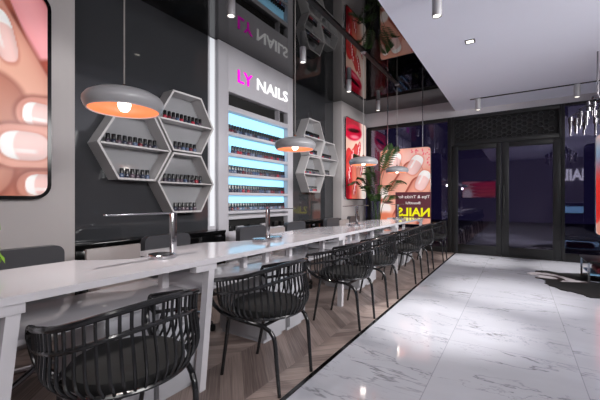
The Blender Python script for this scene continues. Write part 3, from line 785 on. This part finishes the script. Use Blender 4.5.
obj('lens', B(-.034,.034,-.034,.034,.001,.005), M['spot_glow'], t)
spot_light(-.421, 3.944, ZS-.012, 430, 36, (-.1,4.25,0), blend=.9)
# added downlights out of view, put in the white ceiling for more light
for x, y in ((.95,3.944), (.6,1.2), (.6,-1.2), (-.3,-.6), (2.2,1.5), (2.2,4.2), (2.2,-1.2)):
    o = copy_tree(t); o.location = Vector((x,y,ZS-.006))*U
    o['label'] = 'added square downlight for fill light in the white ceiling, outside the picture'; o['group'] = 'added fill downlights outside the picture'
    spot_light(x, y, ZS-.012, 48, 120, None, blend=.8)

# ================================================================= chandelier
t = thing('chandelier', (.76,5.0,1.62), 'chandelier of hanging metal tubes before the right window', 'lamp')
obj('stem', T([(.76,5.0,2.16), (.76,5.0,ZS)], .008), M['smoked_metal'], t, True)
obj('hub', LA([(0,0),(.05,0),(.055,.02),(.05,.04),(0,.04)], 24, .76, 5.0, 2.14), M['smoked_metal'], t, True)
rr = random.Random(9)
for ring, (n, rad, zt) in enumerate(((6,.08,2.13), (10,.16,2.05), (14,.245,1.97))):
    for k in range(n):
        a = 2*PI*k/n+ring*.3; x, y = .76+rad*math.cos(a), 5.0+rad*math.sin(a)
        ln = .13+rr.random()*.08; zz = zt-rr.random()*.05
        obj('tube', lathe(LA([(.0,-ln),(.011,-ln),(.011,0),(0,0)], 10, x, y, zz), [(0,-.005),(.022,-.005),(.022,-.055),(.018,-.058),(.0,-.058)], 10, x, y, zz), M['smoked_metal'], t, True)
    obj('support_ring', T([(.76+rad*math.cos(2*PI*k/24), 5+rad*math.sin(2*PI*k/24), zt) for k in range(25)], .005, 6), M['smoked_metal'], t, True)
    obj('spoke', T([(.76-rad,5,zt),(.76,5,2.15),(.76+rad,5,zt)], .004, 6), M['smoked_metal'], t, True)

# ================================================================= hide, low table and stool at the right
rr = random.Random(5)
pts = [(.10,5.50),(.20,5.62),(.24,5.78),(.33,5.82),(.45,5.74),(.62,5.80),(.80,5.92),(1.05,5.95),(1.3,6.0),(1.55,5.85),(1.6,5.55),(1.45,5.3),(1.5,5.0),(1.35,4.75),(1.05,4.45),(.90,4.36),(.74,4.5),(.62,4.46),(.52,4.62),(.40,4.68),(.28,4.95),(.31,5.12),(.20,5.25),(.24,5.38)]
P2 = []
for i in range(len(pts)):
    a, b = Vector(pts[i]), Vector(pts[(i+1)%len(pts)])
    for k in range(5):
        p = a.lerp(b, k/5); P2.append((p.x+rr.uniform(-.018,.018), p.y+rr.uniform(-.018,.018)))
solo('cowhide_rug', prism(bmesh.new(), P2, mz, .0, .008), M['hide'], 'dark cowhide rug with ragged white patches on the marble floor', 'rug')
t = thing('low_table', (1.0,5.55,.008), 'low table with black top and chrome legs on the cowhide rug', 'table')
obj('tabletop', B(.70,1.35,5.25,5.85,.245,.265, bev=.004), M['tin'], t, True)
for x, y in ((.72,5.27), (.72,5.83), (1.33,5.27), (1.33,5.83)):
    obj('leg', B(x-.01, x+.01, y-.01, y+.01, .008, .245), M['chrome'], t, True)
obj('lower_rail', tube(T([(.72,5.27,.02),(1.33,5.27,.02)], .006), [(.72,5.83,.02),(1.33,5.83,.02)], .006), M['chrome'], t, True)
obj('lower_shelf', B(.735,1.315,5.29,5.81,.09,.10), M['pale_blue'], t, True)['label'] = 'pale blue shelf'
solo('cushion', B(.80,1.2,5.35,5.7,.101,.18, bev=.03), M['pink_red'], 'dark red cushion on the lower shelf of the low table', 'cushion')

# ================================================================= plants
def frond(bm, p0, p1, sag, n=13, L=.12, w=.012):
    p0, p1 = Vector(p0), Vector(p1); mid = p0.lerp(p1, .55)+Vector((0,0,sag)); pts = spline([p0, mid, p1], 10)
    tube(bm, pts, .004, 5, r1=.0015)
    m = len(pts)
    for i in range(4, m):
        t = (pts[min(i+1,m-1)]-pts[i-1]).normalized(); side = t.cross(Vector((0,0,1))).normalized()
        ll = L*math.sin(PI*min(.98, .12+.85*i/m))+.02
        for s in (-1, 1):
            d = (side*s*.85+t*.65+Vector((0,0,-.25))).normalized(); a = pts[i]; wv = t*w
            q = [bm.verts.new(a-wv*.3), bm.verts.new(a+d*ll*.45-wv), bm.verts.new(a+d*ll+Vector((0,0,-.02))), bm.verts.new(a+d*ll*.45+wv+Vector((0,0,.006)))]
            bm.faces.new(q)
    return bm
def palm(loc, tips, label, m, pot=(.11,.16), L=.12, base=0.25):
    t = thing('potted_palm', loc, label, 'plant')
    r, h = pot
    obj('pot', LA([(0,0),(r*.75,0),(r,h),(r*.9,h),(r*.88,h-.02),(0,h-.02)], 24), M['pot'], t)
    obj('soil', LA([(0,h-.018),(r*.87,h-.018),(r*.4,h-.008),(0,h-.006)], 16), M['soil'], t)
    for k, (p, sag) in enumerate(tips):
        s = Vector((.02*math.cos(k), .02*math.sin(k), h-.02)); mid = Vector((p[0]*.25, p[1]*.25, base+(p[2]-base)*.6))
        bm = frond(bmesh.new(), mid, p, sag, L=L); tube(bm, [s, mid], .006, 6, r1=.004)
        obj('frond', bm, m, t)
    return t
rr = random.Random(12)
tips = [((-.30,-.35,1.85),.12), ((-.25,-.3,1.42),.1), ((.30,-.35,1.20),.16), ((.05,-.35,1.05),.12), ((-.3,.15,1.75),.12), ((.30,-.2,2.0),.06), ((.46,-.35,1.92),.12), ((-.05,-.4,1.50),.12), ((.44,-.3,1.04),.12), ((.60,-.35,1.30),.16), ((-.12,-.35,1.25),.1), ((-.4,-.4,1.3),.16), ((.1,.2,1.9),.1)]
palm((-2.22,6.1,0), tips, 'tall feathery palm in a pot in the corner behind the table end', M['leaf'], (.14,.3), .15, .6)
tips = [((-.01,.09,.25),.02), ((-.03,.12,.215),.03), ((.0,.11,.085),.06), ((-.02,.14,.075),.06), ((-.12,-.1,.3),.05), ((-.15,.02,.2),.05), ((.0,-.12,.25),.05)]
palm((-1.84,.36,ZT), tips, 'small bright green palm at the left edge of the table', M['leaf2'], (.035,.07), .035, .12)

# ================================================================= lights
def area(name, loc, rot, sx, sy, power, col=(1,1,1)):
    L = bpy.data.lights.new(name, 'AREA'); L.shape = 'RECTANGLE'; L.size = sx*U; L.size_y = sy*U; L.energy = power; L.color = col
    o = bpy.data.objects.new(name, L); C.objects.link(o); o.location = Vector(loc)*U; o.rotation_euler = rot; return o
for y in (.905, 2.41, 3.945, 5.34):
    L = bpy.data.lights.new('pendant_glow', 'POINT'); L.energy = 1.3; L.color = (1,.93,.87); L.shadow_soft_size = .03
    o = bpy.data.objects.new('pendant_glow', L); C.objects.link(o); o.location = Vector((XP,y,ZR-.045))*U
    spot_light(XP, y, ZR-.012, 27, 125, (XP, y, 0), (1,.95,.91), .9)
def aim(name, loc, to, sx, sy, power, col=(1,1,1)):
    return area(name, loc, (Vector(to)-Vector(loc)).to_track_quat('-Z','Y').to_euler(), sx, sy, power, col)
for loc, to, p in (((2.9,.4,2.3), (-2.9,1.9,.9), 37), ((2.9,3.0,2.3), (-2.9,5.0,.9), 105), ((1.2,-2.0,2.5), (-2.9,.2,1.0), 14)):  # added area fills to brighten the left wall, with no fixtures behind them
    aim('fill_light', loc, to, 1.8, 1.0, p, (1,.985,.98)).data.spread = math.radians(85)

w = bpy.data.worlds.new('night'); bpy.context.scene.world = w; w.use_nodes = True
w.node_tree.nodes['Background'].inputs[0].default_value = (.016,.013,.036,1); w.node_tree.nodes['Background'].inputs[1].default_value = 1.

cam = bpy.data.cameras.new('camera'); co = bpy.data.objects.new('camera', cam); C.objects.link(co)
co.location = (0,0,U); co.rotation_euler = (PI/2, 0, math.radians(33.07)); cam.lens = 334/600*36; cam.sensor_width = 36; cam.clip_start = .02
sc = bpy.context.scene; sc.camera = co
sc.view_settings.view_transform = 'Standard'; sc.view_settings.look = 'None'; sc.view_settings.exposure = 0; sc.view_settings.gamma = 1
sc.view_settings.use_curve_mapping = False
